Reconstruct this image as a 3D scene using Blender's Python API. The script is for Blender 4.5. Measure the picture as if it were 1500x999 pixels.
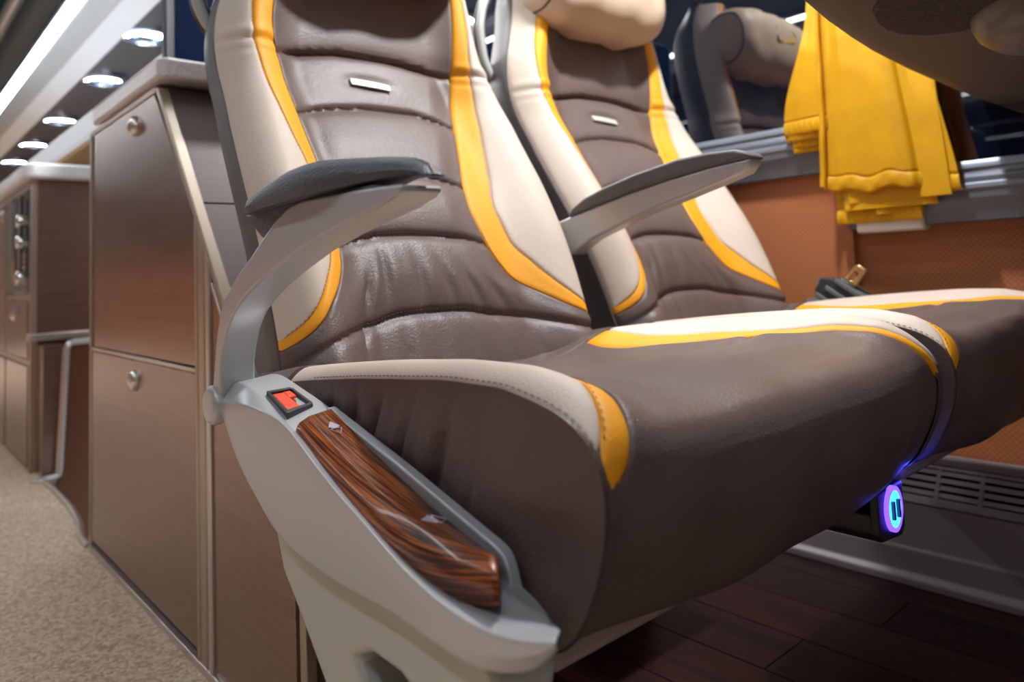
import bpy, bmesh, math, random
import numpy as np
from mathutils import Matrix, Vector
random.seed(7)
S = bpy.context.scene
COL = S.collection
for o in list(bpy.data.objects): bpy.data.objects.remove(o, do_unlink=True)

# ------------------------------------------------------------------ camera, world, exposure
H = 0.53                                   # camera height above the bus floor; lengths below are relative to the lens
cam = bpy.data.cameras.new('camera'); camo = bpy.data.objects.new('camera', cam); COL.objects.link(camo)
CR = ((0.7497, 0.0204, 0.6615), (-0.6603, 0.0897, 0.7456), (-0.0441, -0.9958, 0.0807))
M = Matrix(((CR[0][0], -CR[0][1], -CR[0][2], 0), (CR[1][0], -CR[1][1], -CR[1][2], 0),
            (CR[2][0], -CR[2][1], -CR[2][2], H), (0, 0, 0, 1)))
camo.matrix_world = M
cam.sensor_width = 36; cam.lens = 25.944; cam.shift_y = -0.1283; cam.clip_start = 0.02
cam.dof.use_dof = True; cam.dof.focus_distance = 0.62; cam.dof.aperture_fstop = 5.6
S.camera = camo
S.view_settings.view_transform = 'Standard'; S.view_settings.look = 'None'
S.view_settings.gamma = 1; S.view_settings.use_curve_mapping = False
S.view_settings.exposure = 0.12
W = bpy.data.worlds.new('world'); S.world = W; W.use_nodes = True
W.node_tree.nodes['Background'].inputs[0].default_value = (0.80, 0.88, 1.0, 1)
W.node_tree.nodes['Background'].inputs[1].default_value = 0.40
LED = 20.0; POD = 40.0; KEY = 14.5

# ------------------------------------------------------------------ materials
def mat(name, col, rough=0.5, metal=0.0, ior=None, coat=0.0, emit=None, es=0.0, sheen=0.0):
    m = bpy.data.materials.new(name); m.use_nodes = True
    b = m.node_tree.nodes['Principled BSDF']
    b.inputs['Base Color'].default_value = (*col, 1); b.inputs['Roughness'].default_value = rough
    b.inputs['Metallic'].default_value = metal
    if ior: b.inputs['IOR'].default_value = ior
    b.inputs['Coat Weight'].default_value = coat; b.inputs['Coat Roughness'].default_value = 0.08
    b.inputs['Sheen Weight'].default_value = sheen
    if emit:
        b.inputs['Emission Color'].default_value = (*emit, 1); b.inputs['Emission Strength'].default_value = es
    return m
def nd(m, t, **kw):
    n = m.node_tree.nodes.new(t)
    for k, v in kw.items(): setattr(n, k, v)
    return n
def lk(m, a, b): m.node_tree.links.new(a, b)
def coords(m, scale=(1, 1, 1), rot=(0, 0, 0)):
    tc = nd(m, 'ShaderNodeTexCoord'); mp = nd(m, 'ShaderNodeMapping')
    mp.inputs['Scale'].default_value = scale; mp.inputs['Rotation'].default_value = rot
    lk(m, tc.outputs['Object'], mp.inputs['Vector']); return mp.outputs['Vector']
def noise(m, vec, sc, det=4, rough=0.55, dist=0.0):
    n = nd(m, 'ShaderNodeTexNoise'); n.inputs['Scale'].default_value = sc; n.inputs['Detail'].default_value = det
    n.inputs['Roughness'].default_value = rough; n.inputs['Distortion'].default_value = dist
    lk(m, vec, n.inputs['Vector']); return n.outputs['Fac']
def ramp(m, fac, stops):
    r = nd(m, 'ShaderNodeValToRGB'); e = r.color_ramp.elements
    while len(e) < len(stops): e.new(0.5)
    for q, (p, c) in zip(e, stops): q.position = p; q.color = (*c, 1)
    lk(m, fac, r.inputs['Fac']); return r.outputs['Color']
def bump(m, fac, strength=0.3, dist=0.001):
    b = nd(m, 'ShaderNodeBump'); b.inputs['Strength'].default_value = strength; b.inputs['Distance'].default_value = dist
    lk(m, fac, b.inputs['Height']); lk(m, b.outputs['Normal'], m.node_tree.nodes['Principled BSDF'].inputs['Normal'])
def base(m, colsock): lk(m, colsock, m.node_tree.nodes['Principled BSDF'].inputs['Base Color'])
def tone(c, k): return tuple(min(1, a * k) for a in c)

def leather(name, col, rough=0.42, var=0.12, sc=420, bs=0.35):
    m = mat(name, col, rough); v = coords(m)
    vo = nd(m, 'ShaderNodeTexVoronoi'); vo.inputs['Scale'].default_value = sc; lk(m, v, vo.inputs['Vector'])
    n = noise(m, v, sc * 0.35, 5)
    mx = nd(m, 'ShaderNodeMath', operation='ADD'); lk(m, vo.outputs['Distance'], mx.inputs[0]); lk(m, n, mx.inputs[1])
    bump(m, mx.outputs[0], bs, 0.0007); m.node_tree.nodes['Principled BSDF'].inputs['Specular IOR Level'].default_value = 0.42
    base(m, ramp(m, noise(m, v, 14, 3), [(0.3, tone(col, 1 - var)), (0.7, tone(col, 1 + var))]))
    return m
BROWN = leather('brown_leather', (0.124, 0.087, 0.079), 0.46, 0.08)
SIDEB = leather('side_leather', (0.088, 0.078, 0.080), 0.5, 0.08, 520)
BEIGE = leather('beige_leather', (0.62, 0.522, 0.445), 0.62, 0.03, 500, 0.25)
YELLOW = leather('yellow_leather', (0.90, 0.37, 0.006), 0.6, 0.04, 500, 0.25)
PILLOW = leather('pillow_leather', (0.66, 0.52, 0.38), 0.5, 0.05, 500, 0.25)
PADM = leather('armrest_rubber', (0.070, 0.084, 0.100), 0.42, 0.08, 700, 0.7)
PADM2 = leather('armrest_rubber_grey', (0.12, 0.12, 0.125), 0.55, 0.05, 700, 0.3)
def silver(name, col, rough=0.34, metal=0.55):
    m = mat(name, col, rough, metal); v = coords(m)
    bump(m, noise(m, v, 900, 2), 0.06, 0.0004); return m
SILVER = silver('silver_paint', (0.47, 0.485, 0.505), 0.33, 0.30)
LEGM = silver('grey_green_plastic', (0.45, 0.47, 0.44), 0.42, 0.1)
CHROME = mat('chrome', (0.75, 0.75, 0.76), 0.15, 1.0)
KNOB = mat('satin_nickel', (0.72, 0.69, 0.64), 0.3, 0.9)
BLACK = mat('black_plastic', (0.012, 0.012, 0.014), 0.45)
SMOKE = mat('dark_grey_plastic', (0.03, 0.036, 0.045), 0.4)
THREAD = mat('brown_thread', (0.05, 0.036, 0.032), 0.8)
TAN = mat('tan_thread', (0.30, 0.19, 0.13), 0.8)
PAN = mat('pinkish_seat_pan', (0.30, 0.235, 0.22), 0.5)
RED = mat('red_button', (0.85, 0.075, 0.03), 0.35)
DKRED = mat('buckle_slot', (0.06, 0.008, 0.012), 0.4)
WHITE = mat('white_plastic', (0.72, 0.70, 0.67), 0.4)
BADGE = mat('pale_metal_badge', (0.62, 0.59, 0.53), 0.4, 0.2)
PRINT = mat('pale_print', (0.62, 0.60, 0.66), 0.5)
PRINTG = mat('lilac_print', (0.40, 0.36, 0.42), 0.5)
BADGET = mat('badge_print', (0.50, 0.48, 0.45), 0.5)

def woodtrim():
    m = mat('rosewood_lacquer', (0.2, 0.06, 0.02), 0.34, coat=0.22)
    um = nd(m, 'ShaderNodeUVMap'); um.uv_map = 'grain'; sh_ = nd(m, 'ShaderNodeMapping'); sh_.inputs['Rotation'].default_value = (0, 0, math.radians(-5)); lk(m, um.outputs[0], sh_.inputs['Vector'])
    mp2 = nd(m, 'ShaderNodeMapping'); mp2.inputs['Scale'].default_value = (560, 14, 1)
    lk(m, sh_.outputs[0], mp2.inputs['Vector']); v = mp2.outputs['Vector']
    n1 = noise(m, v, 1.0, 4, 0.6, 0.15)
    base(m, ramp(m, n1, [(0.36, (0.018, 0.005, 0.003)), (0.46, (0.080, 0.017, 0.005)), (0.54, (0.25, 0.058, 0.009)), (0.68, (0.46, 0.135, 0.020))]))
    m.node_tree.nodes['Principled BSDF'].inputs['Specular IOR Level'].default_value = 0.22
    return m
ROSE = woodtrim()
def laminate(name, c0, c1, rough=0.33, metal=0.35):
    m = mat(name, c0, rough, metal); v = coords(m, (6, 6, 260))
    n = noise(m, v, 1.0, 5, 0.6)
    base(m, ramp(m, n, [(0.3, c0), (0.7, c1)])); bump(m, n, 0.05, 0.0004)
    v2 = coords(m, (1.2, 1.2, 9)); 
    return m
LAM = laminate('brown_brushed_laminate', (0.250, 0.152, 0.120), (0.335, 0.212, 0.170), 0.24, 0.6)
LAMD = laminate('dark_brown_laminate', (0.105, 0.063, 0.056), (0.13, 0.080, 0.071), 0.6, 0.0)
TRIM = mat('champagne_trim', (0.43, 0.35, 0.27), 0.35, 0.5)
TRIML = mat('pale_aluminium_trim', (0.60, 0.57, 0.53), 0.3, 0.7)
def stone(name, col):
    m = mat(name, col, 0.3); v = coords(m)
    base(m, ramp(m, noise(m, v, 420, 2, 0.8), [(0.38, tone(col, 0.72)), (0.5, col), (0.66, tone(col, 1.15))])); return m
WORK = stone('speckled_grey_worktop', (0.74, 0.70, 0.70))
WORKW = stone('white_worktop', (0.80, 0.82, 0.86))
def carpet():
    m = mat('beige_loop_carpet', (0.4, 0.31, 0.22), 0.95, sheen=0.3); v = coords(m)
    vo = nd(m, 'ShaderNodeTexVoronoi'); vo.inputs['Scale'].default_value = 210; lk(m, v, vo.inputs['Vector'])
    sp = nd(m, 'ShaderNodeSeparateColor'); lk(m, vo.outputs['Color'], sp.inputs[0])
    c = ramp(m, sp.outputs[0], [(0.0, (0.46, 0.31, 0.18)), (0.35, (0.66, 0.49, 0.33)), (0.65, (0.76, 0.61, 0.45)), (1.0, (0.86, 0.74, 0.60))])
    base(m, c); bump(m, vo.outputs['Distance'], -1.0, 0.006); return m
CARPET = carpet()
def plankmat(k):
    c = [(0.016, 0.004, 0.0035), (0.024, 0.006, 0.005), (0.011, 0.003, 0.003), (0.018, 0.005, 0.0045)][k]
    m = mat('dark_red_floor_wood_%d' % k, c, 0.42); v = coords(m, (60, 4, 60))
    base(m, ramp(m, noise(m, v, 1, 5, 0.6, 0.3), [(0.35, tone(c, 0.5)), (0.65, tone(c, 1.5))])); m.node_tree.nodes['Principled BSDF'].inputs['Specular IOR Level'].default_value = 0.2; return m
PLANKS = [plankmat(k) for k in range(4)]
def wallpaper():
    m = mat('copper_dimpled_vinyl', (0.30, 0.105, 0.036), 0.5); v = coords(m, (1, 1, 1), (math.radians(45), 0, 0))
    vo = nd(m, 'ShaderNodeTexVoronoi'); vo.inputs['Scale'].default_value = 150; vo.inputs['Randomness'].default_value = 0.0
    lk(m, v, vo.inputs['Vector'])
    c = ramp(m, vo.outputs['Distance'], [(0.15, (0.56, 0.215, 0.085)), (0.6, (0.34, 0.115, 0.040))])
    base(m, c); bump(m, vo.outputs['Distance'], -0.7, 0.003); return m
WALLP = wallpaper()
RAILM = mat('grey_blue_rail', (0.13, 0.15, 0.185), 0.42, 0.4)
RAILH = mat('pale_rail_bead', (0.24, 0.28, 0.35), 0.4, 0.4)
GLASS = mat('dark_tinted_glass', (0.002, 0.004, 0.010), 0.015, 0.0, ior=2.7)
def curtainmat():
    m = mat('yellow_satin', (0.80, 0.40, 0.006), 0.55)
    v = coords(m, (1, 900, 900)); w = noise(m, v, 1.0, 2); bump(m, w, 0.25, 0.0006)
    v2 = coords(m); c = ramp(m, noise(m, v2, 16, 3), [(0.3, (0.76, 0.415, 0.003)), (0.7, (0.88, 0.52, 0.006))]); base(m, c)
    tr_ = nd(m, 'ShaderNodeBsdfTranslucent'); lk(m, c, tr_.inputs['Color']); mx = nd(m, 'ShaderNodeMixShader'); mx.inputs[0].default_value = 0.38
    b = m.node_tree.nodes['Principled BSDF']; out = m.node_tree.nodes['Material Output']
    lk(m, b.outputs[0], mx.inputs[1]); lk(m, tr_.outputs[0], mx.inputs[2]); lk(m, mx.outputs[0], out.inputs['Surface']); return m
CURT = curtainmat()
def tablemat():
    m = mat('taupe_textured_plastic', (0.105, 0.085, 0.073), 0.6); v = coords(m); bump(m, noise(m, v, 1100, 2), 0.35, 0.0006); return m
TABLE = tablemat()
def feltmat():
    m = mat('taupe_felt', (0.075, 0.060, 0.052), 0.95); v = coords(m); n = noise(m, v, 330, 4)
    bump(m, n, 1.0, 0.003); base(m, ramp(m, n, [(0.35, (0.045, 0.036, 0.031)), (0.65, (0.10, 0.082, 0.072))])); return m
FELT = feltmat()
BOWL = mat('olive_grey_cup', (0.12, 0.115, 0.095), 0.35)
DUCT = mat('grey_duct_metal', (0.19, 0.175, 0.185), 0.5, 0.1)
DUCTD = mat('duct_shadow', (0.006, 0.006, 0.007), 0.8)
BLUE = mat('blue_usb_glow', (0.02, 0.3, 0.9), 0.3, emit=(0.02, 0.30, 1.0), es=5.5)
BLUE2 = mat('violet_usb_halo', (0.05, 0.02, 0.9), 0.3, emit=(0.10, 0.04, 1.0), es=4.0)
LEDM = mat('led_diffuser', (0.9, 0.9, 0.9), 0.4, emit=(0.92, 0.98, 1.0), es=LED)
PODM = mat('reading_light_lens', (0.9, 0.9, 0.9), 0.4, emit=(0.93, 0.96, 1.0), es=POD)
PODB = mat('reading_light_spot', (0.3, 0.7, 0.9), 0.2, emit=(0.2, 0.6, 0.9), es=1.5)
PODC = mat('chrome_blue', (0.42, 0.50, 0.62), 0.25, 0.9)
PODK = mat('dark_light_panel', (0.05, 0.06, 0.085), 0.5)
CEILD = mat('dark_ceiling_lacquer', (0.012, 0.070, 0.100), 0.30, ior=1.35)
CEILG = mat('grey_cove', (0.27, 0.30, 0.31), 0.35)
CEILW = mat('pale_cove', (0.56, 0.61, 0.64), 0.45)
PANELD = mat('charcoal_rack_panel', (0.050, 0.053, 0.062), 0.4)
REARM = mat('rear_lining', (0.30, 0.25, 0.20), 0.7)
LINING = mat('side_lining', (0.34, 0.26, 0.20), 0.6)
SCREEN = mat('navy_screen', (0.001, 0.005, 0.020), 0.6, ior=1.1)
OVENG = mat('oven_black_glass', (0.008, 0.010, 0.010), 0.06)
STAIR = mat('russet_stair_panel', (0.15, 0.055, 0.022), 0.5)
WOODL = mat('light_oak_strip', (0.45, 0.24, 0.07), 0.45)
BLIND = mat('white_hood_panel', (0.80, 0.82, 0.84), 0.35)
GREYB = mat('webbing_grey', (0.10, 0.115, 0.12), 0.7)
BRASS = mat('gold_tongue', (0.80, 0.55, 0.25), 0.28, 0.9)
EMBR = mat('yellow_embroidery', (0.75, 0.47, 0.03), 0.7)

# ------------------------------------------------------------------ object helpers
BASE = {}
def tag(o, label=None, cat=None, group=None, kind=None):
    if label: o['label'] = label
    if cat: o['category'] = cat
    if group: o['group'] = group
    if kind: o['kind'] = kind
    return o
def thing(name, basept, label, cat, group=None):
    o = bpy.data.objects.new(name, None); COL.objects.link(o); o.empty_display_size = 0.05
    o.location = (basept[0], basept[1], basept[2] + H); BASE[o.name] = np.array(basept, float)
    return tag(o, label, cat, group)
def obj(name, V, Fc, m, parent=None, smooth=True, bevel=None, seg=2, angle=30, solid=None, sub=0, basept=None):
    V = np.asarray(V, float)
    if parent is not None: b = BASE[parent.name]
    else: b = np.array(basept if basept is not None else ((V[:, 0].min() + V[:, 0].max()) / 2, (V[:, 1].min() + V[:, 1].max()) / 2, V[:, 2].min()))
    me = bpy.data.meshes.new(name); me.from_pydata([tuple(p) for p in (V - b)], [], [tuple(int(i) for i in f) for f in Fc]); me.update()
    bm = bmesh.new(); bm.from_mesh(me)
    bmesh.ops.remove_doubles(bm, verts=bm.verts, dist=1e-6); bmesh.ops.recalc_face_normals(bm, faces=bm.faces); bm.to_mesh(me); bm.free()
    me.materials.append(m)
    if smooth:
        me.polygons.foreach_set('use_smooth', [True] * len(me.polygons))
    o = bpy.data.objects.new(name, me); COL.objects.link(o)
    if parent is not None: o.parent = parent
    else: o.location = (b[0], b[1], b[2] + H)
    BASE[o.name] = b
    if solid:
        md = o.modifiers.new('thickness', 'SOLIDIFY'); md.thickness = solid; md.offset = 0
    if bevel:
        md = o.modifiers.new('bevel', 'BEVEL'); md.width = bevel; md.segments = seg; md.limit_method = 'ANGLE'; md.angle_limit = math.radians(angle)
        md.harden_normals = False
    if sub:
        md = o.modifiers.new('subdivision', 'SUBSURF'); md.levels = sub; md.render_levels = sub
    if smooth:
        try: me.set_sharp_from_angle(angle=math.radians(38))
        except Exception: pass
    return o
def struct(*a, **k):
    o = obj(*a, **k)
    if o.parent is None: o['kind'] = 'structure'
    return o
def copy_tree(o, parent=None):
    c = o.copy(); COL.objects.link(c); c.parent = parent; BASE[c.name] = BASE[o.name]
    for ch in list(o.children): copy_tree(ch, c)
    return c
def box(x0, x1, y0, y1, z0, z1):
    V = [(x, y, z) for x in (x0, x1) for y in (y0, y1) for z in (z0, z1)]
    F = [(0, 1, 3, 2), (4, 6, 7, 5), (0, 4, 5, 1), (2, 3, 7, 6), (0, 2, 6, 4), (1, 5, 7, 3)]
    return V, F
def merge(*parts):
    V, F = [], []
    for v, f in parts:
        n = len(V); V += [tuple(p) for p in v]; F += [tuple(i + n for i in q) for q in f]
    return V, F
def extr(poly, axis, a, b):
    """closed polygon (two remaining axes in order) extruded between a and b along axis"""
    n = len(poly); V = []
    for t in (a, b):
        for p, q in poly:
            V.append({0: (t, p, q), 1: (p, t, q), 2: (p, q, t)}[axis])
    F = [tuple(range(n)), tuple(range(2 * n - 1, n - 1, -1))]
    for i in range(n): F.append((i, (i + 1) % n, n + (i + 1) % n, n + i))
    return V, F
def extr_hole(outer, hole, x0, x1):
    """YZ polygon with a hole extruded along X"""
    bm = bmesh.new(); E = []
    for ring in (outer, hole):
        vs = [bm.verts.new((0, p, q)) for p, q in ring]
        E += [bm.edges.new((vs[i], vs[(i + 1) % len(vs)])) for i in range(len(vs))]
    bmesh.ops.triangle_fill(bm, edges=E, use_beauty=True)
    bm.verts.index_update(); pts = [(v.co.y, v.co.z) for v in bm.verts]; tri = [tuple(v.index for v in f.verts) for f in bm.faces]; bm.free()
    n = len(pts); V = [(x0, p, q) for p, q in pts] + [(x1, p, q) for p, q in pts]
    F = tri + [tuple(n + i for i in reversed(t)) for t in tri]
    no = len(outer)
    for i in range(no): F.append((i, (i + 1) % no, n + (i + 1) % no, n + i))
    nh = len(hole)
    for i in range(nh): F.append((no + i, no + (i + 1) % nh, n + no + (i + 1) % nh, n + no + i))
    return V, F
def grid(fn, us, vs):
    V = [fn(u, v) for u in us for v in vs]; nv = len(vs)
    F = [(i * nv + j, i * nv + j + 1, (i + 1) * nv + j + 1, (i + 1) * nv + j) for i in range(len(us) - 1) for j in range(nv - 1)]
    return V, F
def loft(lines, closed=True, caps=True):
    """list of equally long point lists"""
    n = len(lines[0]); V = [p for L in lines for p in L]; F = []
    k = len(lines)
    for i in range(k if closed else k - 1):
        a, b = i, (i + 1) % k
        for j in range(n - 1): F.append((a * n + j, a * n + j + 1, b * n + j + 1, b * n + j))
    if caps and closed:
        F.append(tuple(i * n for i in range(k))); F.append(tuple(i * n + n - 1 for i in reversed(range(k))))
    return V, F
def tube(path, r, closed=False, k=10):
    P = [Vector(p) for p in path]; n = len(P); V = []; F = []
    up = None
    for i in range(n):
        t = (P[(i + 1) % n] - P[i - 1]) if closed else (P[min(i + 1, n - 1)] - P[max(i - 1, 0)])
        t.normalize()
        a = Vector((0, 0, 1)) if up is None else up
        if abs(a.dot(t)) > 0.95 and up is None: a = Vector((0, 1, 0))
        b = (a - t * a.dot(t)).normalized(); up = b; c = t.cross(b)
        rr = r[i] if hasattr(r, '__len__') else r
        for j in range(k):
            q = 2 * math.pi * j / k; V.append(tuple(P[i] + (b * math.cos(q) + c * math.sin(q)) * rr))
    for i in range(n if closed else n - 1):
        for j in range(k):
            F.append((i * k + j, i * k + (j + 1) % k, ((i + 1) % n) * k + (j + 1) % k, ((i + 1) % n) * k + j))
    if not closed: F.append(tuple(range(k))); F.append(tuple(range((n - 1) * k, n * k)))
    return V, F
def lathe(prof, center, axis, k=24):
    """profile (radius, offset along axis)"""
    ax = Vector(axis).normalized(); a = ax.orthogonal().normalized(); b = ax.cross(a); c = Vector(center); V = []; F = []
    for r, h in prof:
        for j in range(k):
            q = 2 * math.pi * j / k; V.append(tuple(c + ax * h + (a * math.cos(q) + b * math.sin(q)) * r))
    for i in range(len(prof) - 1):
        for j in range(k): F.append((i * k + j, i * k + (j + 1) % k, (i + 1) * k + (j + 1) % k, (i + 1) * k + j))
    F.append(tuple(range(k))); F.append(tuple(reversed(range((len(prof) - 1) * k, len(prof) * k))))
    return V, F
def pc(T, q):
    """smooth monotone interpolation through sorted pairs"""
    T = sorted(T); xs = np.array([a for a, b in T], float); ys = np.array([b for a, b in T], float)
    h = np.diff(xs); dl = np.diff(ys) / h; m = np.zeros(len(xs)); m[0] = dl[0]; m[-1] = dl[-1]
    for i in range(1, len(xs) - 1):
        m[i] = 0 if dl[i - 1] * dl[i] <= 0 else (h[i - 1] + h[i]) / (h[i - 1] / dl[i] + h[i] / dl[i - 1])
    q = np.clip(q, xs[0], xs[-1]); i = np.clip(np.searchsorted(xs, q) - 1, 0, len(xs) - 2); t = (q - xs[i]) / h[i]
    return (2*t**3-3*t**2+1)*ys[i] + (t**3-2*t*t+t)*h[i]*m[i] + (-2*t**3+3*t*t)*ys[i+1] + (t**3-t*t)*h[i]*m[i+1]
def resample(P, n, smooth=True):
    P = np.array(P, float); d = np.concatenate([[0], np.cumsum(np.linalg.norm(np.diff(P, axis=0), axis=1))]); q = np.linspace(0, d[-1], n)
    if smooth: return np.stack([pc(list(zip(d, P[:, k])), q) for k in range(P.shape[1])], 1)
    return np.stack([np.interp(q, d, P[:, k]) for k in range(P.shape[1])], 1)
def soft(P, k=3):
    P = np.array(P, float)
    for _ in range(k):
        Q = P.copy(); Q[1:-1] = P[:-2] * .25 + P[1:-1] * .5 + P[2:] * .25; P = Q
    return P
def cosp(n): return (1 - np.cos(np.linspace(0, math.pi, n))) / 2
def sstep(t): t = np.clip(t, 0, 1); return t * t * (3 - 2 * t)
def skirt_panel(P, depthvec):
    """P: (nu,nv,3) front surface; adds a border skirt displaced by depthvec (nu,nv,3) so that the panel is a solid shell"""
    nu, nv = P.shape[:2]
    V = [tuple(p) for p in P.reshape(-1, 3)]
    F = [(i*nv+j, i*nv+j+1, (i+1)*nv+j+1, (i+1)*nv+j) for i in range(nu-1) for j in range(nv-1)]
    ring = [(0, j) for j in range(nv)] + [(i, nv-1) for i in range(1, nu)] + [(nu-1, j) for j in range(nv-2, -1, -1)] + [(i, 0) for i in range(nu-2, 0, -1)]
    n0 = len(V); V += [tuple(P[i, j] + depthvec[i, j]) for i, j in ring]; r = len(ring)
    for k in range(r):
        a, b = ring[k], ring[(k+1) % r]
        F.append((a[0]*nv+a[1], b[0]*nv+b[1], n0+(k+1) % r, n0+k))
    return V, F

# ------------------------------------------------------------------ the bus interior (setting)
FZ = -H                                        # floor level
YF, YB = -1.3, 9.0                             # front and rear ends
XWL, XWR = -1.15, 1.36
# aisle carpet with the stairwell cut out beside the galley
edge = [(0.364, 1.765), (0.364, 1.805), (0.386, 1.969), (0.397, 2.142), (0.398, 2.313), (0.390, 2.438), (0.373, 2.458)]
poly = [(XWL, YF), (0.362, YF), (0.362, 0.75), (XWR, 0.75), (XWR, 1.765)] + edge + [(0.373, 2.50), (XWR, 2.50), (XWR, YB), (XWL, YB)]
floor = struct('floor', *extr(poly, 2, FZ - 0.03, FZ), CARPET, smooth=False, basept=(0, 0, FZ))
tag(floor, 'beige speckled loop pile carpet of the aisle', 'carpet')
pf = struct('floor', *extr([(0.363, YF), (XWR, YF), (XWR, 0.75), (0.363, 0.75)], 2, FZ - 0.03, FZ - 0.004), DUCTD, smooth=False)
tag(pf, 'dark red brown plank floor under the seats', 'floor')
pw = 0.105; row = 0; x = 0.365
while x < 1.27:
    y = YF + (row * 0.37) % 0.8
    segs = [YF] + [y + k * 0.8 for k in range(0, 4) if YF + 0.05 < y + k * 0.8 < 0.70] + [0.75]
    for a, b in zip(segs[:-1], segs[1:]):
        obj('plank', *box(x, min(x + pw - 0.002, 1.275), a + 0.001, b - 0.001, FZ - 0.006, FZ + 0.0005 * random.random()), PLANKS[random.randrange(4)], pf, smooth=False)
    x += pw; row += 1
# floor edging along the stairwell
ed = resample([(a, b, FZ + 0.002) for a, b in edge], 40)
tr = struct('trim_1', *tube([tuple(p) for p in ed], 0.008), TRIML, basept=(0.38, 2.1, FZ)); tag(tr, 'pale metal edging curving along the carpet', 'trim')
# right wall: lower copper vinyl, sill rails and windows
wall = struct('wall_right', *box(1.345, 1.42, 0.592, YB, FZ, 0.16), WALLP, smooth=False)
tag(wall, 'copper vinyl lower wall behind the window seat', 'wall')
wall2 = struct('wall_right', *box(1.362, 1.42, YF, 0.592, FZ, 0.06), WALLP, smooth=False)
tag(wall2, 'copper dimpled vinyl wall section under the lower sill rail', 'wall')
def rail(y0, y1, zt, label, n):
    h = 0.098
    prof = [(1.36, zt), (1.335, zt), (1.322, zt - 0.006), (1.320, zt - 0.022), (1.314, zt - 0.028), (1.314, zt - 0.062), (1.320, zt - 0.070), (1.326, zt - h), (1.36, zt - h)]
    r = struct('trim_%d' % n, *extr(prof, 1, y0, y1), RAILM, bevel=0.002)
    obj('bead', *extr([(1.322, zt - 0.002), (1.318, zt - 0.008), (1.318, zt - 0.014), (1.324, zt - 0.018), (1.328, zt - 0.008)], 1, y0, y1), RAILH, r)
    obj('bead', *extr([(1.315, zt - 0.036), (1.311, zt - 0.040), (1.311, zt - 0.046), (1.315, zt - 0.050)], 1, y0, y1), RAILH, r)
    return tag(r, label, 'sill rail')
rail(0.58, YB, 0.250, 'grey blue sill rail running behind the window seat', 2)
rail(YF, 0.59, 0.142, 'grey blue sill rail right of the yellow curtain', 3)
g1 = struct('window_1', *box(1.355, 1.365, 0.58, YB, 0.20, 1.12), GLASS, smooth=False); tag(g1, 'dark tinted window beside and behind the window seat', 'window')
g2 = struct('window_2', *box(1.355, 1.365, YF, 0.58, 0.10, 1.12), GLASS, smooth=False); tag(g2, 'dark tinted window behind the yellow curtain', 'window')
# left wall with windows
wl = struct('wall_left', *box(XWL - 0.06, XWL, YF, YB, FZ, 0.15), WALLP, smooth=False); tag(wl, 'copper vinyl lower wall across the aisle', 'wall')
g3 = struct('window_3', *box(XWL - 0.03, XWL - 0.01, YF, YB, 0.15, 1.12), GLASS, smooth=False); tag(g3, 'dark tinted window across the aisle', 'window')
# ends
we = struct('wall_rear', *box(XWL, XWR, YB, YB + 0.05, FZ, 1.5), REARM, smooth=False); tag(we, 'pale brown rear bulkhead', 'wall')
wf = struct('wall_front', *merge(box(XWL, XWR, YF - 0.05, YF, FZ, 0.40), box(XWL, XWR, YF - 0.05, YF, 1.30, 1.5), box(XWL, XWL + .12, YF - .05, YF, .40, 1.30), box(XWR - .12, XWR, YF - .05, YF, .40, 1.30)), REARM, smooth=False); tag(wf, 'pale brown front bulkhead around an unseen windscreen opening added for fill light', 'wall')  # unseen opening, added so that world light gives soft frontal fill
# ceiling: dark aisle ceiling, racks with coves on both sides
ce = struct('ceiling', *box(XWL, XWR, YF, YB, 1.44, 1.48), CEILD, smooth=False); tag(ce, 'dark glossy aisle ceiling', 'ceiling')
def rack(sg, nm, ofs):
    X = lambda x: sg * x + ofs
    cv = struct('trim_%d' % nm, *extr([(X(0.595), 1.062), (X(0.70), 1.045), (X(0.70), 1.44), (X(0.56), 1.44), (X(0.56), 1.09)], 1, YF, YB), CEILG, smooth=False)
    tag(cv, 'grey luggage rack cove beside the LED strip' if sg > 0 else 'grey luggage rack cove across the aisle', 'rack')
    obj('cove_edge', *extr([(X(0.70), 1.043), (X(0.80), 1.03), (X(0.81), 1.06), (X(0.70), 1.08)], 1, YF, YB), CEILW, cv, smooth=False)
    obj('rack_panel', *extr([(X(0.806), 1.045), (X(0.95), 1.06), (X(1.15), 1.075), (X(1.36 if sg > 0 else 1.3), 1.05), (X(1.36 if sg > 0 else 1.3), 1.15), (X(0.806), 1.15)], 1, YF, YB), PANELD, cv, smooth=False)
    led = thing('led_strip', (X(0.57), 4, 1.05), 'long white LED strip along the aisle ceiling' if sg > 0 else 'white LED strip across the aisle', 'lamp')
    obj('diffuser', *extr([(X(0.552), 1.052), (X(0.592), 1.046), (X(0.592), 1.058), (X(0.552), 1.064)], 1, 0.30 if sg > 0 else YF, YB - 0.2), LEDM, led, smooth=False)
    obj('channel', *extr([(X(0.545), 1.052), (X(0.552), 1.050), (X(0.552), 1.066), (X(0.598), 1.060), (X(0.598), 1.046), (X(0.604), 1.045), (X(0.604), 1.075), (X(0.545), 1.080)], 1, 0.30 if sg > 0 else YF, YB - 0.2), PODC, led, smooth=False)
rack(1, 4, 0.0); rack(-1, 5, 0.20)
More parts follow.
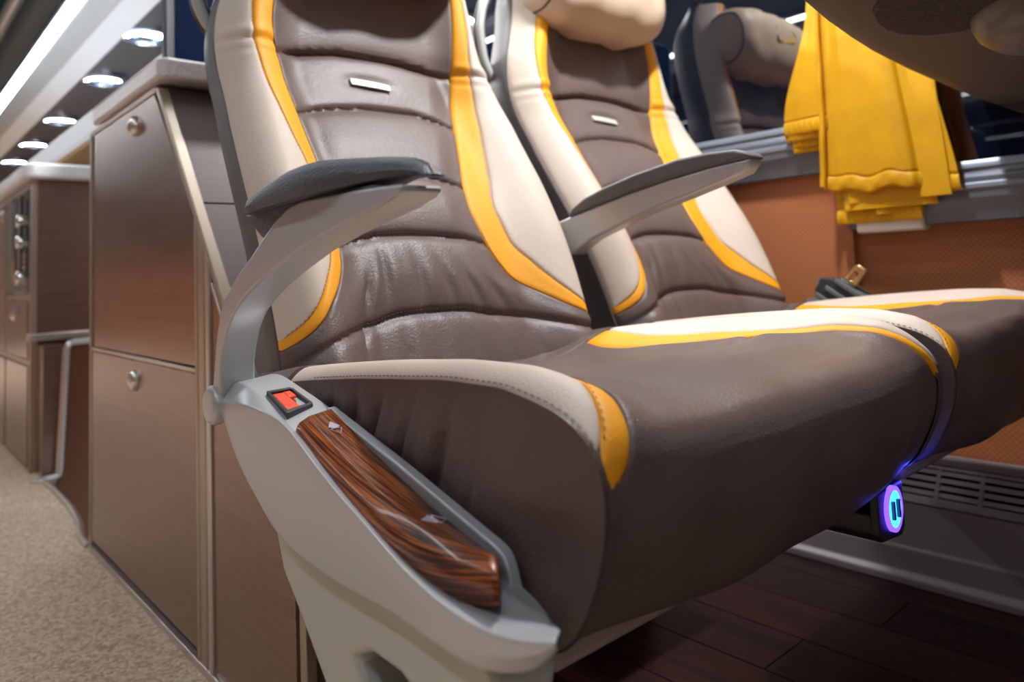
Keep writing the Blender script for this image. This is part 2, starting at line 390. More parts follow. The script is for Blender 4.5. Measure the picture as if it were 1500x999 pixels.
# reading light pods under the rack
def pod(x, y, label):
    t = thing('reading_light', (x, y, 1.045), label, 'lamp', 'reading lights under the luggage rack')
    def ell(a, b, n=32, z=0): return [(x + a * math.cos(q), y + b * math.sin(q) * 0.8, z) for q in np.linspace(0, 2 * math.pi, n, endpoint=False)]
    obj('bezel', *loft([ [*r, r[0]] for r in (ell(0.105, 0.15, z=1.055), ell(0.10, 0.145, z=1.035), ell(0.085, 0.125, z=1.030), ell(0.08, 0.12, z=1.05))], closed=True, caps=False), PODC, t)
    obj('lens', *extr([(x - .062, y - .028), (x - .068, y - .05), (x - .05, y - .082), (x + .05, y - .082), (x + .068, y - .05), (x + .062, y - .028)], 2, 1.032, 1.05), PODM, t, smooth=False)
    obj('side_glint', *extr([(x - .080, y + .035), (x - .062, y + .030), (x - .060, y - .015), (x - .078, y - .03)], 2, 1.034, 1.05), PODM, t, smooth=False)  # glowing sliver imitating the bright crescent reflected in the chrome rim
    obj('backing', *extr([(p[0], p[1]) for p in ell(0.084, 0.122)], 2, 1.044, 1.056), PODK, t, smooth=False)
    la = bpy.data.lights.new('reading_light_lamp', 'AREA'); la.shape = 'RECTANGLE'; la.size = .12; la.size_y = .05; la.energy = KEY; la.color = (1.0, .98, .97)
    lo = bpy.data.objects.new('lamp', la); COL.objects.link(lo); lo.parent = t; lo.location = (0, -.055, -.016)
    for s in (-1, 1):
        obj('button', *lathe([(0.012, 0), (0.012, 0.008), (0.008, 0.012)], (x + s * 0.04, y + 0.015, 1.046), (0, 0, -1), 16), PODB, t)
names = ['reading light pod nearest to the worktop, largest of the row', 'second reading light pod along the rack', 'third reading light pod along the rack', 'fourth reading light pod along the rack', 'farthest reading light pod along the rack']
for (x, y), lb in zip([(0.884, 3.254), (0.905, 4.073), (0.915, 5.20), (0.92, 6.16), (0.925, 7.05)], names): pod(x, y, lb)
pod(.92, .60, 'reading light pod right above the window seat, over the top edge of the picture')
pod(.90, 1.50, 'reading light pod above the tall cabinet, over the top edge of the picture')
pod(.89, 2.38, 'reading light pod over the galley, just above the top edge of the picture')

# ------------------------------------------------------------------ heating duct along the wall
dt = thing('heating_duct', (1.30, 0.4, FZ), 'grey metal heating duct with slotted grille along the floor', 'heater')
obj('casing', *extr([(1.262, FZ), (1.262, FZ + 0.012), (1.270, FZ + 0.020), (1.272, FZ + 0.055), (1.275, FZ + 0.058), (1.283, FZ + 0.125), (1.290, FZ + 0.128), (1.325, FZ + 0.128), (1.344, FZ + 0.128), (1.344, FZ)], 1, YF, 2.0), DUCT, dt, bevel=0.002)
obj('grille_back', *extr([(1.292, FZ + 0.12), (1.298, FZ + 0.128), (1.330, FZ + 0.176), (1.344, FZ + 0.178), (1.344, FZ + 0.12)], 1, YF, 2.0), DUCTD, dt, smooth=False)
for k in range(6):
    t = k / 5; cx_, cz = 1.287 + 0.034 * t, FZ + 0.133 + 0.050 * t
    w = 0.0028 if k not in (0, 5) else 0.005
    obj('slat', *extr([(cx_ - w, cz - w), (cx_ + w * 0.4, cz - w * 1.5), (cx_ + w + 0.004, cz + w - 0.003), (cx_ + 0.003, cz + w)], 1, YF, 2.0), DUCT, dt, smooth=False)
for k in range(26):
    y = -0.4 + k * 0.062
    obj('divider', *extr([(1.284, FZ + 0.130), (1.289, FZ + 0.126), (1.327, FZ + 0.178), (1.322, FZ + 0.184)], 1, y, y + 0.006), DUCT, dt, smooth=False)
obj('top_ledge', *box(1.318, 1.344, YF, 2.0, FZ + 0.182, FZ + 0.196), DUCT, dt, bevel=0.003)

# ------------------------------------------------------------------ passenger seats
YC = [(-.22,.650),(-.13,.668),(-.07,.695),(.043,.752),(.21,.868),(.27,.907),(.30,.919),(.34,.930),(.45,.955),(.62,.99)]
OL = [(-.16,.308),(-.0917,.3108),(-.04,.3139),(.0,.315),(.089,.318),(.166,.324),(.2377,.3304),(.30,.333),(.3322,.3372),(.3626,.345),(.41,.363),(.45,.378),(.49,.389),(.55,.41),(.62,.45)]
OR = [(-.16,.730),(-.08,.736),(0,.749),(.07,.760),(.15,.772),(.24,.778),(.295,.772),(.34,.760),(.45,.755),(.55,.732),(.62,.69)]
LS1 = [(-.0552,.3177),(-.0417,.3304),(-.0256,.3429),(-.0036,.3575),(.024,.3745),(.08,.3885),(.1306,.388),(.1711,.380),(.2038,.3745),(.2355,.3697),(.2655,.3685),(.2918,.3666),(.3041,.3652),(.3333,.3674),(.3575,.3703),(.45,.400),(.62,.47)]
LS2 = [(-.0581,.3263),(-.0416,.3435),(-.0252,.3578),(-.0024,.3793),(.0152,.3904),(.0297,.3945),(.08,.405),(.1368,.4098),(.1816,.4078),(.2134,.4046),(.2405,.4029),(.2727,.4023),(.2996,.3989),(.3206,.3972),(.3384,.3979),(.3679,.4025),(.45,.428),(.62,.49)]
RS2 = [(-.0514,.6951),(-.0313,.6659),(-.0056,.633),(.033,.6174),(.0726,.6143),(.1212,.6256),(.1553,.6411),(.216,.6655),(.28,.686),(.331,.6929),(.4383,.7039),(.62,.65)]
RS1 = [(-.0417,.710),(-.019,.6885),(.0096,.6715),(.0411,.6574),(.0793,.6578),(.1332,.6764),(.1653,.687),(.2263,.704),(.2786,.7134),(.3321,.7158),(.395,.7224),(.4385,.7232),(.62,.665)]
SEAMS = {1: [(.395,.2935),(.45,.305),(.5022,.3134),(.5693,.3155),(.6407,.3092),(.70,.2995)],
         2: [(.40,.2030),(.4463,.2175),(.4914,.2254),(.5411,.2296),(.5921,.2292),(.6311,.2214),(.68,.204)],
         3: [(.39,.112),(.43,.126),(.48,.134),(.53,.134),(.5844,.1243),(.6209,.1148),(.66,.105)],
         4: [(.385,.027),(.4018,.0327),(.4273,.0401),(.462,.0457),(.497,.0472),(.5326,.0457),(.582,.0416),(.63,.030)],
         5: [(.300,-.098),(.3236,-.0785),(.3423,-.0665),(.3764,-.0578),(.4173,-.0536),(.4509,-.0463),(.4844,-.0447),(.5429,-.0462),(.5772,-.0523),(.641,-.0612),(.68,-.0709),(.75,-.088)]}
FOLDS = [(.446,.0,.030,.0035,.006,.15),(.492,-.008,.032,.0035,.007,.1),(.530,-.012,.026,.003,.005,-.1),(.565,-.018,.024,.003,.005,-.25),(.415,-.022,.026,.004,.0045,.45),(.60,-.03,.02,.002,.006,-.4),
         (.398,-.066,.022,.0035,.004,.5),(.452,-.075,.026,.003,.0045,.2),(.497,-.078,.026,.0025,.005,.0),(.54,-.078,.022,.002,.005,-.1),(.585,-.08,.02,.002,.005,-.2),(.63,-.085,.02,.0018,.006,-.2),
         (.44,-.11,.02,.002,.007,.2),(.48,-.11,.02,.002,.007,.1)]
def Fy(x, z):
    """front surface of the backrest: y for (x, z)"""
    e = np.maximum(np.minimum(x - pc(OL, z), pc(OR, z) - x), 0)
    rise = -.038 * sstep((.11 - e) / .075)
    lip = np.where(e < .035, .040 * ((.035 - e) / .035) ** 2, 0)
    return pc(YC, z) + rise + lip
def centre_disp(x, z):
    """quilting of the centre panel (positive = pushed in)"""
    d = np.zeros_like(x); near = np.full_like(x, 1.0)
    for k, T in SEAMS.items():
        zs = pc(T, x); q = np.abs(z - zs)
        d += (.0045 if k != 5 else .0040) * np.exp(-(q / .0045) ** 2); near = np.minimum(near, q)
    edge = sstep(np.minimum(x - l2(z), r2(z) - x) / .045)
    d -= .008 * (1 - np.exp(-near / .018)) * edge
    d -= .007 * sstep((z - pc(SEAMS[1], x)) / .006) * np.exp(-np.maximum(z - .30, 0) / .05) * edge
    for (x0, z0, L, dep, w, sl) in FOLDS:
        xx = x - x0 - sl * (z - z0); d += dep * (np.exp(-(xx / w) ** 2) - .6 * np.exp(-((xx - 2.2 * w) / (1.4 * w)) ** 2)) * np.exp(-((z - z0) / L) ** 2)
    dx, dz = (x - .539) / .045, (z - .272) / .012; d += .003 * np.exp(-(dx ** 2 + dz ** 2) ** 2)
    return d
def back_panel(name, fa, fb, z0, z1, nr, nc, m, parent, disp=None, tuck=.0035, depth=.012):
    zs = z0 + (z1 - z0) * (cosp(nr) * .35 + np.linspace(0, 1, nr) * .65); c = cosp(nc) * .7 + np.linspace(0, 1, nc) * .3
    Z = np.repeat(zs[:, None], nc, 1); A = fa(Z); B = fb(Z); B = np.maximum(B, A + .0002); X = A + (B - A) * c[None, :]
    w = B - A; ed = np.minimum(np.minimum(c, 1 - c)[None, :] * w, np.minimum(Z - z0, z1 - Z)); ed = np.clip(ed / .006, 0, 1)
    Y = Fy(X, Z) + tuck * (1 - np.sqrt(1 - (1 - ed) ** 2))
    if disp is not None: Y = Y + disp(X, Z)
    P = np.stack([X, Y, Z], -1); D = np.zeros_like(P); D[..., 1] = depth
    return obj(name, *skirt_panel(P, D), m, parent)
def stitches(name, pts, m, parent, ln=.0032, gap=.0022, r=.0005, lift=(0, -.0010, 0)):
    P = np.array(pts, float); L = np.sum(np.linalg.norm(np.diff(P, axis=0), axis=1)); n = max(2, int(L / (ln + gap)))
    Q = resample(P, n * 2, smooth=False) + np.array(lift); parts = []
    for i in range(0, len(Q) - 1, 2):
        parts.append(tube([tuple(Q[i]), tuple(Q[i + 1])], r, k=4))
    o = obj(name, *merge(*parts), m, parent, smooth=False); o['kind'] = 'stuff'; return o

SB = (.52, .50, FZ)                              # base point of the aisle seat
seat = thing('passenger_seat', SB, 'brown leather aisle seat with yellow stripes, nearest, beside the wood control panel', 'seat', 'double row of coach seats')
inL, inR = (lambda z: pc(OL, z)), (lambda z: pc(OR, z))
def lim(T, zend, side):
    def g(z):
        v = pc(T, z); o = inL(z) if side < 0 else inR(z); t = sstep((z - zend) / .008) if side > 0 else sstep((z - zend) / .006)
        return np.where(z <= zend, o, o + (v - o) * t) if False else np.where(z < zend, o, v if True else v)
    return g
def curve(T, side, z_end):
    """panel edge that runs out to the outer edge of the backrest at z_end"""
    T2 = list(T) + [(z_end, float((pc(OL, z_end) if side < 0 else pc(OR, z_end))))]
    return lambda z: np.where(z <= z_end, (pc(OL, z) if side < 0 else pc(OR, z)), pc(T2, z))
l1, l2 = curve(LS1, -1, -.0606), curve(LS2, -1, -.0698)
r2, r1 = curve(RS2, 1, -.0680), curve(RS1, 1, -.0580)
bk = back_panel('backrest', l2, r2, -.15, .62, 240, 84, BROWN, seat, centre_disp)
def crease(x, z):
    q = z - .306 + .10 * (np.abs(x - .55) - .17)
    return .0032 * np.exp(-(q / .0045) ** 2) - .0025 * np.exp(-((q - .012) / .007) ** 2) + .0018 * np.exp(-((q + .016) / .004) ** 2)
back_panel('yellow_stripe', l1, l2, -.0695, .62, 190, 10, YELLOW, seat, crease)
back_panel('yellow_stripe', r2, r1, -.0675, .62, 190, 10, YELLOW, seat, crease)
back_panel('side_bolster', inL, l1, -.0603, .62, 190, 18, BEIGE, seat, crease)
back_panel('side_bolster', r1, inR, -.0577, .62, 190, 18, BEIGE, seat, crease)
# rear cover with the dark sides
lines = []; zs = np.linspace(-.16, .63, 60)
def ring(z):
    a, b = float(pc(OL, z)), float(pc(OR, z)); fl, fr = float(Fy(np.array(a), np.array(z))), float(Fy(np.array(b), np.array(z))); yc = float(pc(YC, z))
    top = 1 - .5 * max(0, (z - .5) / .13) ** 2; d = .085 * top
    a += .0015; b -= .0015
    return [(a + .004, fl + .003, z), (a - .003, fl + .012, z), (a - .003, fl + .03, z), (a + .004, fl + d * .75, z), (a + .02, fl + d, z), (a + .09, yc + d + .012, z), ((a + b) / 2, yc + d + .016, z),
            (b - .09, yc + d + .012, z), (b - .02, fr + d, z), (b - .004, fr + d * .75, z), (b + .003, fr + .03, z), (b + .003, fr + .012, z), (b - .004, fr + .003, z),
            (b - .06, yc + .016, z), ((a + b) / 2, yc + .022, z), (a + .06, yc + .016, z)]
R_ = [ring(z) for z in zs]; lines = [[r[k] for r in R_] for k in range(16)]
obj('rear_cover', *loft(lines), SIDEB, seat)
# stitching and badge
for k in (2, 3, 4, 5):
    T = SEAMS[k]; xs = np.linspace(T[0][0] + .01, T[-1][0] - .01, 120); xs = xs[(xs > l2(pc(T, xs)) + .004) & (xs < r2(pc(T, xs)) - .004)]
    zz = pc(T, xs) + .0035; y = Fy(xs, zz) + centre_disp(xs, zz)
    stitches('stitching', np.stack([xs, y, zz], 1), THREAD, bk)
for fe, off, z0 in ((l1, -.0016, -.055), (r1, .0016, -.05)):
    zz = np.linspace(z0, .55, 200); xs = fe(zz) + off; stitches('stitching', np.stack([xs, Fy(xs, zz), zz], 1), TAN, bk, r=.0004, lift=(0, .0004, 0))
bx = np.linspace(-.0315, .0315, 13); shp = [(a, -.0052 + .0008 * (1 - (a / .0315) ** 2)) for a in bx] + [(a, .0048 + .0012 * (1 - (a / .0315) ** 2)) for a in bx[::-1]]
ang = math.radians(-2.6); by = .9000
def bpt(a, b, d=0): X_, Z_ = .539 + a * math.cos(ang) - b * math.sin(ang), .2697 + a * math.sin(ang) + b * math.cos(ang); return (X_, by + .60 * (Z_ - .27) - d, Z_)
n = len(shp); V = [bpt(a, b, .003) for a, b in shp] + [bpt(a, b, -.012) for a, b in shp]
F = [tuple(range(n)), tuple(range(2 * n - 1, n - 1, -1))] + [(i, (i + 1) % n, n + (i + 1) % n, n + i) for i in range(n)]
bd = obj('badge', V, F, BADGE, seat, bevel=.001); bd['label'] = 'pale metal badge'
# faint raised lettering, five worn characters
def dash(a0, b0, a1, b1, w=.0005):
    dx, dz = a1 - a0, b1 - b0; l = math.hypot(dx, dz); nx, nz = -dz / l * w, dx / l * w
    q = [(a0 + nx, b0 + nz), (a1 + nx, b1 + nz), (a1 - nx, b1 - nz), (a0 - nx, b0 - nz)]
    V = [bpt(a, b, .0033) for a, b in q] + [bpt(a, b, .0022) for a, b in q]
    return V, [(0, 1, 2, 3), (7, 6, 5, 4), (0, 1, 5, 4), (1, 2, 6, 5), (2, 3, 7, 6), (3, 0, 4, 7)]
L = []
for c0, strokes in ((-.017, ['_', '-', '=']), (-.008, ['/', '\\', '-']), (.001, ['v', '=']), (.010, ['/', '\\', '-', '_']), (.019, ['-', '=', '_'])):
    for s in strokes:
        L.append({'_': dash(c0 - .002, -.0018, c0 + .002, -.0018), '-': dash(c0 - .002, 0, c0 + .002, 0), '=': dash(c0 - .002, .0018, c0 + .002, .0018),
                  '/': dash(c0 - .0022, -.002, c0, .002), '\\': dash(c0, .002, c0 + .0022, -.002), 'v': dash(c0, -.002, c0, .0018)}[s])
obj('lettering', *merge(*L), BADGET, bd, smooth=False)

# cushion
PR = np.array([(.73,-.103),(.70,-.099),(.66,-.094),(.62,-.089),(.585,-.085),(.54,-.0805),(.49,-.076),(.435,-.072),(.383,-.069),(.345,-.069),(.315,-.073),(.291,-.079),(.277,-.086),(.267,-.095),(.2615,-.107),(.260,-.123),(.262,-.14),(.267,-.157),(.275,-.175),(.285,-.192),(.297,-.203),(.313,-.209),(.34,-.212)])
SX = np.concatenate([[0], np.cumsum(np.hypot(*np.diff(PR, axis=0).T))]); SE = float(SX[-1])
TY, TZ = list(zip(SX, PR[:, 0])), list(zip(SX, PR[:, 1])); XL, XR = .285, .752
def prof(s): return pc(TY, s), pc(TZ, s)
def cush(s, x, off=0):
    s = np.asarray(s, float); x = np.asarray(x, float)
    y, z = prof(s); y2, z2 = prof(s + .004); y1, z1 = prof(s - .004); ty, tz = y2 - y1, z2 - z1; l = np.hypot(ty, tz); ny, nz = tz / l, -ty / l
    e = np.maximum(np.minimum(x - XL, XR - x), 0)
    w_ = (1 - sstep((s - .26) / .10)) * sstep((s - .02) / .06)
    h = .011 * np.sin(np.clip(e / .02, 0, 1) * math.pi / 2) - (1 - w_) * (.013 * sstep((e - .018) / .05) + .002 * sstep((e - .08) / .1)) - w_ * .027 * sstep((e - .02) / .13)
    h = h - .006 * sstep((s - .26) / .08) * sstep((e - .04) / .08)
    fr = np.clip((.49 - s) / .06, 0, 1); h = h * fr
    bulge = .010 * sstep((s - .45) / .08) * sstep(e / .16)
    drop = sstep((s - .50) / .12) * sstep(e / .16) * .003
    return np.stack([x, y + ny * (h + bulge + off), z + nz * (h + bulge + off) - drop], -1), np.stack([np.zeros_like(x), ny + 0 * x, nz + 0 * x], -1)
eo_b = [(.10,.040),(.15,.062),(.2,.078),(.25,.082),(.3,.074)]; ei_b = [(.10,.082),(.15,.103),(.2,.110),(.25,.108),(.3,.096)]
ELo = eo_b + [(.345,.062),(.372,.054),(.394,.047),(.414,.040),(.4355,.028),(.451,.019),(.462,.012),(.4736,.003),(.478,.0)]
ELi = ei_b + [(.345,.080),(.3886,.066),(.4165,.054),(.4355,.0475),(.453,.0385),(.463,.033),(.479,.0235),(.49,.014),(.4977,.007),(.5025,.0)]
ERo = eo_b + [(.36,.056),(.40,.043),(.43,.034),(.45,.027),(.467,.018),(.479,.009),(.489,.0)]
ERi = ei_b + [(.36,.072),(.40,.055),(.43,.045),(.45,.038),(.4685,.029),(.4825,.018),(.4925,.008),(.500,.0)]
def cpanel(name, fa, fb, s0, s1, nr, nc, m, parent, tuck=.003, fn=None):
    ss = np.unique(np.concatenate([np.linspace(s0, min(s1, .44), nr // 2), np.linspace(.44, min(s1, .515), 64), np.linspace(.515, s1, nr // 3) if s1 > .515 else []])); nr = len(ss); c = cosp(nc) * .7 + np.linspace(0, 1, nc) * .3; Sg = np.repeat(ss[:, None], nc, 1)
    A, B = fa(Sg), fb(Sg); B = np.maximum(B, A + .0002); X = A + (B - A) * c; w = B - A
    ed = np.clip(np.minimum(np.minimum(c, 1 - c) * w, np.minimum(Sg - s0, s1 - Sg)) / .006, 0, 1)
    off = -tuck * (1 - np.sqrt(1 - (1 - ed) ** 2))
    if fn is not None: off = off + fn(Sg, X)
    P, N = cush(Sg, X, off); return obj(name, *skirt_panel(P, -N * (.010 if m is BROWN else .0035)), m, parent)
def cl(T): return lambda s: XL + np.where(s < T[0][0], 0, np.where(s > T[-1][0], 0, pc(T, s)))
def crr(T): return lambda s: XR - np.where(s < T[0][0], 0, np.where(s > T[-1][0], 0, pc(T, s)))
KL, KR = (lambda s: XL + 0 * s), (lambda s: XR + 0 * s)
def puff(s, x):
    d = .0012 * np.sin(x * 31 + s * 17) * np.sin(s * 40 + 1) + .0015 * np.sin(x * 55 + 3 * s) * np.exp(-((s - .5) / .08) ** 2)
    d = d - .004 * np.exp(-((s - .315 - .10 * (x - .5)) / .006) ** 2) * sstep((x - .60) / .05)
    return d
cu = cpanel('seat_cushion', cl(ELi), crr(ERi), .0, SE - .005, 220, 70, BROWN, seat, fn=puff)
cpanel('cushion_yellow_stripe', cl(ELo), cl(ELi), .10, .502, 130, 8, YELLOW, seat)
cpanel('cushion_yellow_stripe', crr(ERi), crr(ERo), .10, .502, 130, 8, YELLOW, seat)
cpanel('cushion_bolster', KL, cl(ELo), .10, .4775, 130, 14, BEIGE, seat)
cpanel('cushion_bolster', crr(ERo), KR, .10, .4885, 130, 14, BEIGE, seat)
for sg, X0 in ((-1, XL), (1, XR)):
    ss = np.linspace(.02, SE - .004, 150); qs = np.linspace(0, 1, 26); P = np.zeros((150, 26, 3))
    for i, s in enumerate(ss):
        y, z = prof(s); cy, cz = .33 + .33 * (1 - i / 149) , -.215
        for j, q in enumerate(qs):
            yy, zz = y + (cy - y) * q, z + (cz - z) * q
            b = .0045 * math.sin(min(1, q / .55) * math.pi) + .0010
            t = yy * 165 + zz * 70; am = max(0, min(1, (yy - .33) / .10)) * min(1, q / .22) ** 1.6 * (1 - .5 * q)
            fold = (-.0068 * max(0, math.sin(t + .8 * math.sin(yy * 37))) ** 3 + .0012 * math.sin(t * 1.37 + 1)) * am + .0010 * math.sin(yy * 40 + zz * 90) * min(1, q / .2)
            P[i, j] = (X0 + sg * (b + fold), yy, zz)
    D = np.zeros_like(P); D[..., 0] = -sg * .012
    obj('cushion_side', *skirt_panel(P, D), SIDEB if sg > 0 else BROWN, seat)
ss = np.linspace(.15, .468, 160); Pst, _ = cush(ss, XL + .0018 + 0 * ss, .0004); stitches('stitching', Pst, TAN, cu, r=.0004, lift=(0, 0, 0))
ss = np.linspace(.33, .468, 70); Pst, _ = cush(ss, cl(ELo)(ss) + .0015, .0002); stitches('stitching', Pst, THREAD, cu, r=.0003, lift=(0, 0, 0))
# seam bead where front and side panels meet
ss = np.linspace(.49, SE - .006, 40); Pst, _ = cush(ss, XL + .0005 + 0 * ss, 0); obj('piping', *tube([tuple(p) for p in Pst], .0016, k=6), THREAD, cu)
obj('seat_pan', *box(XL + .010, XR - .010, .318, .70, -.232, -.212), PAN, seat, bevel=.008)
obj('frame_bar', *tube([(.29, .46, -.25), (.748, .46, -.25)], .018), BLACK, seat)
obj('frame_bar', *tube([(.29, .62, -.25), (.748, .62, -.25)], .018), BLACK, seat)
# head pillow
def pillow(u, v):
    cx_, cy, cz, a, b, c = .553, .918, .514, .170, .068, .084
    cu_, su, cv, sv = math.cos(u), math.sin(u), math.cos(v), math.sin(v); pw_ = lambda t, e: math.copysign(abs(t) ** e, t)
    X = a * pw_(su, .55); r = pw_(cu_, .55)
    fold = 1 + .035 * math.sin(X * 60 + v * 2) * (sv < 0) + .02 * math.sin(X * 95 + 1)
    return (cx_ + X, cy + b * r * pw_(cv, .8) * fold + .10 * (cz * 0) + .0, cz + c * r * pw_(sv, .8) * fold)
V, F = grid(pillow, np.linspace(-math.pi / 2, math.pi / 2, 51), np.linspace(0, 2 * math.pi, 49))
hp = obj('head_pillow', V, F, PILLOW, seat); hp['label'] = 'beige head pillow'
for u in (-1.02, 1.02):
    obj('pillow_piping', *tube([tuple(Vector(pillow(u, v)) * 1.0) for v in np.linspace(0, 2 * math.pi, 40)], .0022, k=6), SIDEB, hp)
emb = []
for k in range(3):
    pth = [(.55 + .045 * math.cos(q) * (1 - .25 * k) + .01 * k, .8485 + .006 * abs(math.sin(q)) * 0 + .012 * (.3 + math.sin(q) * .022 / .03) ** 2, .535 + .022 * math.sin(q) * (1 - .2 * k) - .006 * k) for q in np.linspace(.4 + k, 4.4 + k, 18)]
    emb.append(tube(pth, .0022, k=5))
obj('embroidery', *merge(*emb), EMBR, hp)
# grab handle at the aisle side shoulder
hpts = resample([(x_, y_, z_) for x_, y_, z_ in ((.370,1.000,.328),(.352,1.004,.348),(.338,1.008,.385),(.335,1.010,.43),(.343,1.012,.47),(.362,1.014,.51),(.390,1.016,.545),(.415,1.018,.560),(.424,1.016,.53),(.418,1.012,.46),(.400,1.006,.39),(.382,1.002,.340),(.370,1.000,.328))], 50)[:-1]
obj('grab_handle', *tube([tuple(p) for p in hpts], .0115, closed=True), SMOKE, seat)
obj('handle_inlay', *tube([(p[0] - .004, p[1] - .008, p[2]) for p in hpts], .0080, closed=True), LEGM, seat)

# window seat: same seat one place towards the window
seat2 = copy_tree(seat)
seat2.location.x += 0.5
seat2['label'] = 'brown leather window seat with yellow stripes and beige pillow, beside the copper wall'

# ------------------------------------------------------------------ aisle side fittings of the near seat
def yz(x, pts): return [(x, a, b) for a, b in pts]
n_ = 44
c4 = resample(yz(.222, [(.6160,-.0970),(.5646,-.0940),(.5342,-.0947),(.5061,-.0967),(.4877,-.1018),(.4805,-.1054),(.4246,-.1306),(.3878,-.1432),(.3555,-.1557),(.335,-.1613),(.3056,-.1665),(.2814,-.1675),(.2549,-.1629),(.2350,-.1560)]), n_)
c5 = resample(yz(.224, [(.6168,-.1072),(.6054,-.123),(.5787,-.146),(.548,-.1623),(.5199,-.1773),(.4701,-.1853),(.4276,-.1872),(.3731,-.1857),(.328,-.1886),(.297,-.1898),(.2777,-.1855),(.2450,-.1720),(.2350,-.1600)]), n_)
c3 = resample(yz(.2325, [(.628,-.086),(.602,-.0795),(.57,-.0865),(.53,-.0975),(.50,-.108),(.45,-.131),(.40,-.150),(.36,-.163),(.33,-.168),(.30,-.168),(.262,-.162),(.2420,-.1570)]), n_)
c2 = resample([(.266,.642,-.086),(.270,.620,-.0776),(.274,.59,-.0865),(.276,.54,-.0985),(.276,.51,-.107),(.276,.45,-.130),(.276,.39,-.151),(.276,.33,-.170),(.275,.31,-.173),(.270,.288,-.178),(.262,.276,-.180)], n_)
c1 = resample([(.268,.640,-.11),(.276,.60,-.14),(.276,.52,-.19),(.276,.40,-.195),(.276,.33,-.203),(.274,.30,-.203),(.268,.286,-.200),(.262,.279,-.192)], n_)
c1, c2, c3, c4, c5 = (soft(c, 4) for c in (c1, c2, c3, c4, c5))
c45 = (c4 + c5) / 2; c45[:, 0] -= .002
c34 = (c3 * .5 + c4 * .5); c34[:, 2] += .0006
sh = obj('side_shell', *loft([[tuple(p) for p in c] for c in (c1, c2, c3, c34, c4, c45, c5)]), SILVER, seat, bevel=.0035, seg=3, angle=24)
# rosewood control panel
wi = resample(yz(.266, [(.513,-.0975),(.4529,-.1203),(.3908,-.1413),(.3536,-.1518),(.3313,-.1565),(.3225,-.1578)]), 30)
wr = resample(yz(.2445, [(.507,-.0990),(.4672,-.1150),(.4266,-.1305),(.3906,-.1405),(.3647,-.1458),(.3409,-.1470),(.3157,-.1458),(.3000,-.1432)]), 30)
wo = resample(yz(.2335, [(.503,-.1050),(.4465,-.1312),(.4078,-.1448),(.3738,-.1582),(.358,-.1610),(.3286,-.1598),(.3047,-.1556),(.2840,-.1490)]), 30)
wi, wr, wo = soft(wi, 20), soft(wr, 40), soft(wo, 30)
wb = wo.copy(); wb[:, 2] -= .012; wib = wi.copy(); wib[:, 2] -= .015
lp = lambda A, B, t: A * (1 - t) + B * t
bz = lambda t: (1 - t) ** 2 * lp(wi, wr, .92) + 2 * t * (1 - t) * wr + t * t * lp(wr, wo, .14)
bow = lambda t: lp(wr, wo, t) + np.array([-.0012, 0, .0006]) * math.sin(math.pi * (t - .14) / .86)
secs = [wi, lp(wi, wr, .4), bz(0), bz(.25), bz(.5), bz(.75), bz(1), bow(.5), bow(.75), wo, wb, wib]
cp = obj('control_panel', *loft([[tuple(p) for p in c] for c in secs]), ROSE, seat); cp['label'] = 'glossy rosewood control panel'
per = np.concatenate([[0], np.cumsum([np.linalg.norm(b - a, axis=1).mean() for a, b in zip(secs[:-1], secs[1:])])])
if 'sharp_edge' in cp.data.attributes: cp.data.attributes.remove(cp.data.attributes['sharp_edge'])
uv = cp.data.uv_layers.new(name='grain')
for li, lo_ in enumerate(cp.data.loops):
    k_, j_ = divmod(lo_.vertex_index, 30); uv.data[li].uv = (per[k_], j_ / 29 * .24)
ra = resample(yz(.2685, [(.526,-.0985),(.4216,-.1262),(.3300,-.1530),(.3235,-.1560),(.3205,-.1600),(.3150,-.1760)]), 60, smooth=False); rb = ra.copy(); rb[:, 0] = .2765; rb[:, 2] += .0005
ra2, rb2 = ra.copy(), rb.copy(); ra2[:, 2] -= .010; rb2[:, 2] -= .010; ra2[:, 1] += np.linspace(0, 1, 60) ** 8 * .012; rb2[:, 1] = ra2[:, 1]
obj('trim_rail', *loft([[tuple(p) for p in c] for c in (ra, rb, rb2, ra2)]), SILVER, seat, bevel=.0016, seg=3, angle=50)
# printed double arrows on the panel
def surfw(y, t):
    zi, zr = np.interp(-y, -wi[:, 1], wi[:, 2]), np.interp(-y, -wr[:, 1], wr[:, 2]); return (.2445 + (.266 - .2445) * t, y, zr + (zi - zr) * t + .0008)
def icon(cy, rot, sc=1.0):
    def tr2(a, b): ca, sa = math.cos(rot), math.sin(rot); return surfw(cy + (a * ca - b * sa) * sc, .52 + (a * sa + b * ca) * sc / .0215)
    a1 = [(.0005, -.003), (.0005, -.0052), (.0085, .0), (.0005, .0052), (.0005, .003), (-.0012, .003), (-.0012, -.003)]
    f1 = [tr2(*q) for q in a1]; f2 = [tr2(-a - .0012, b) for a, b in a1]
    ic = obj('arrow_icon', [*f1], [tuple(range(len(f1)))], PRINTG, cp, smooth=False, solid=.0004)
    obj('arrow_outline', *merge(tube(f1, .00042, closed=True, k=4), tube(f2, .00042, closed=True, k=4)), PRINT, cp, smooth=False)
icon(.488, 0.0, .85); icon(.3700, -math.pi / 2, .98)
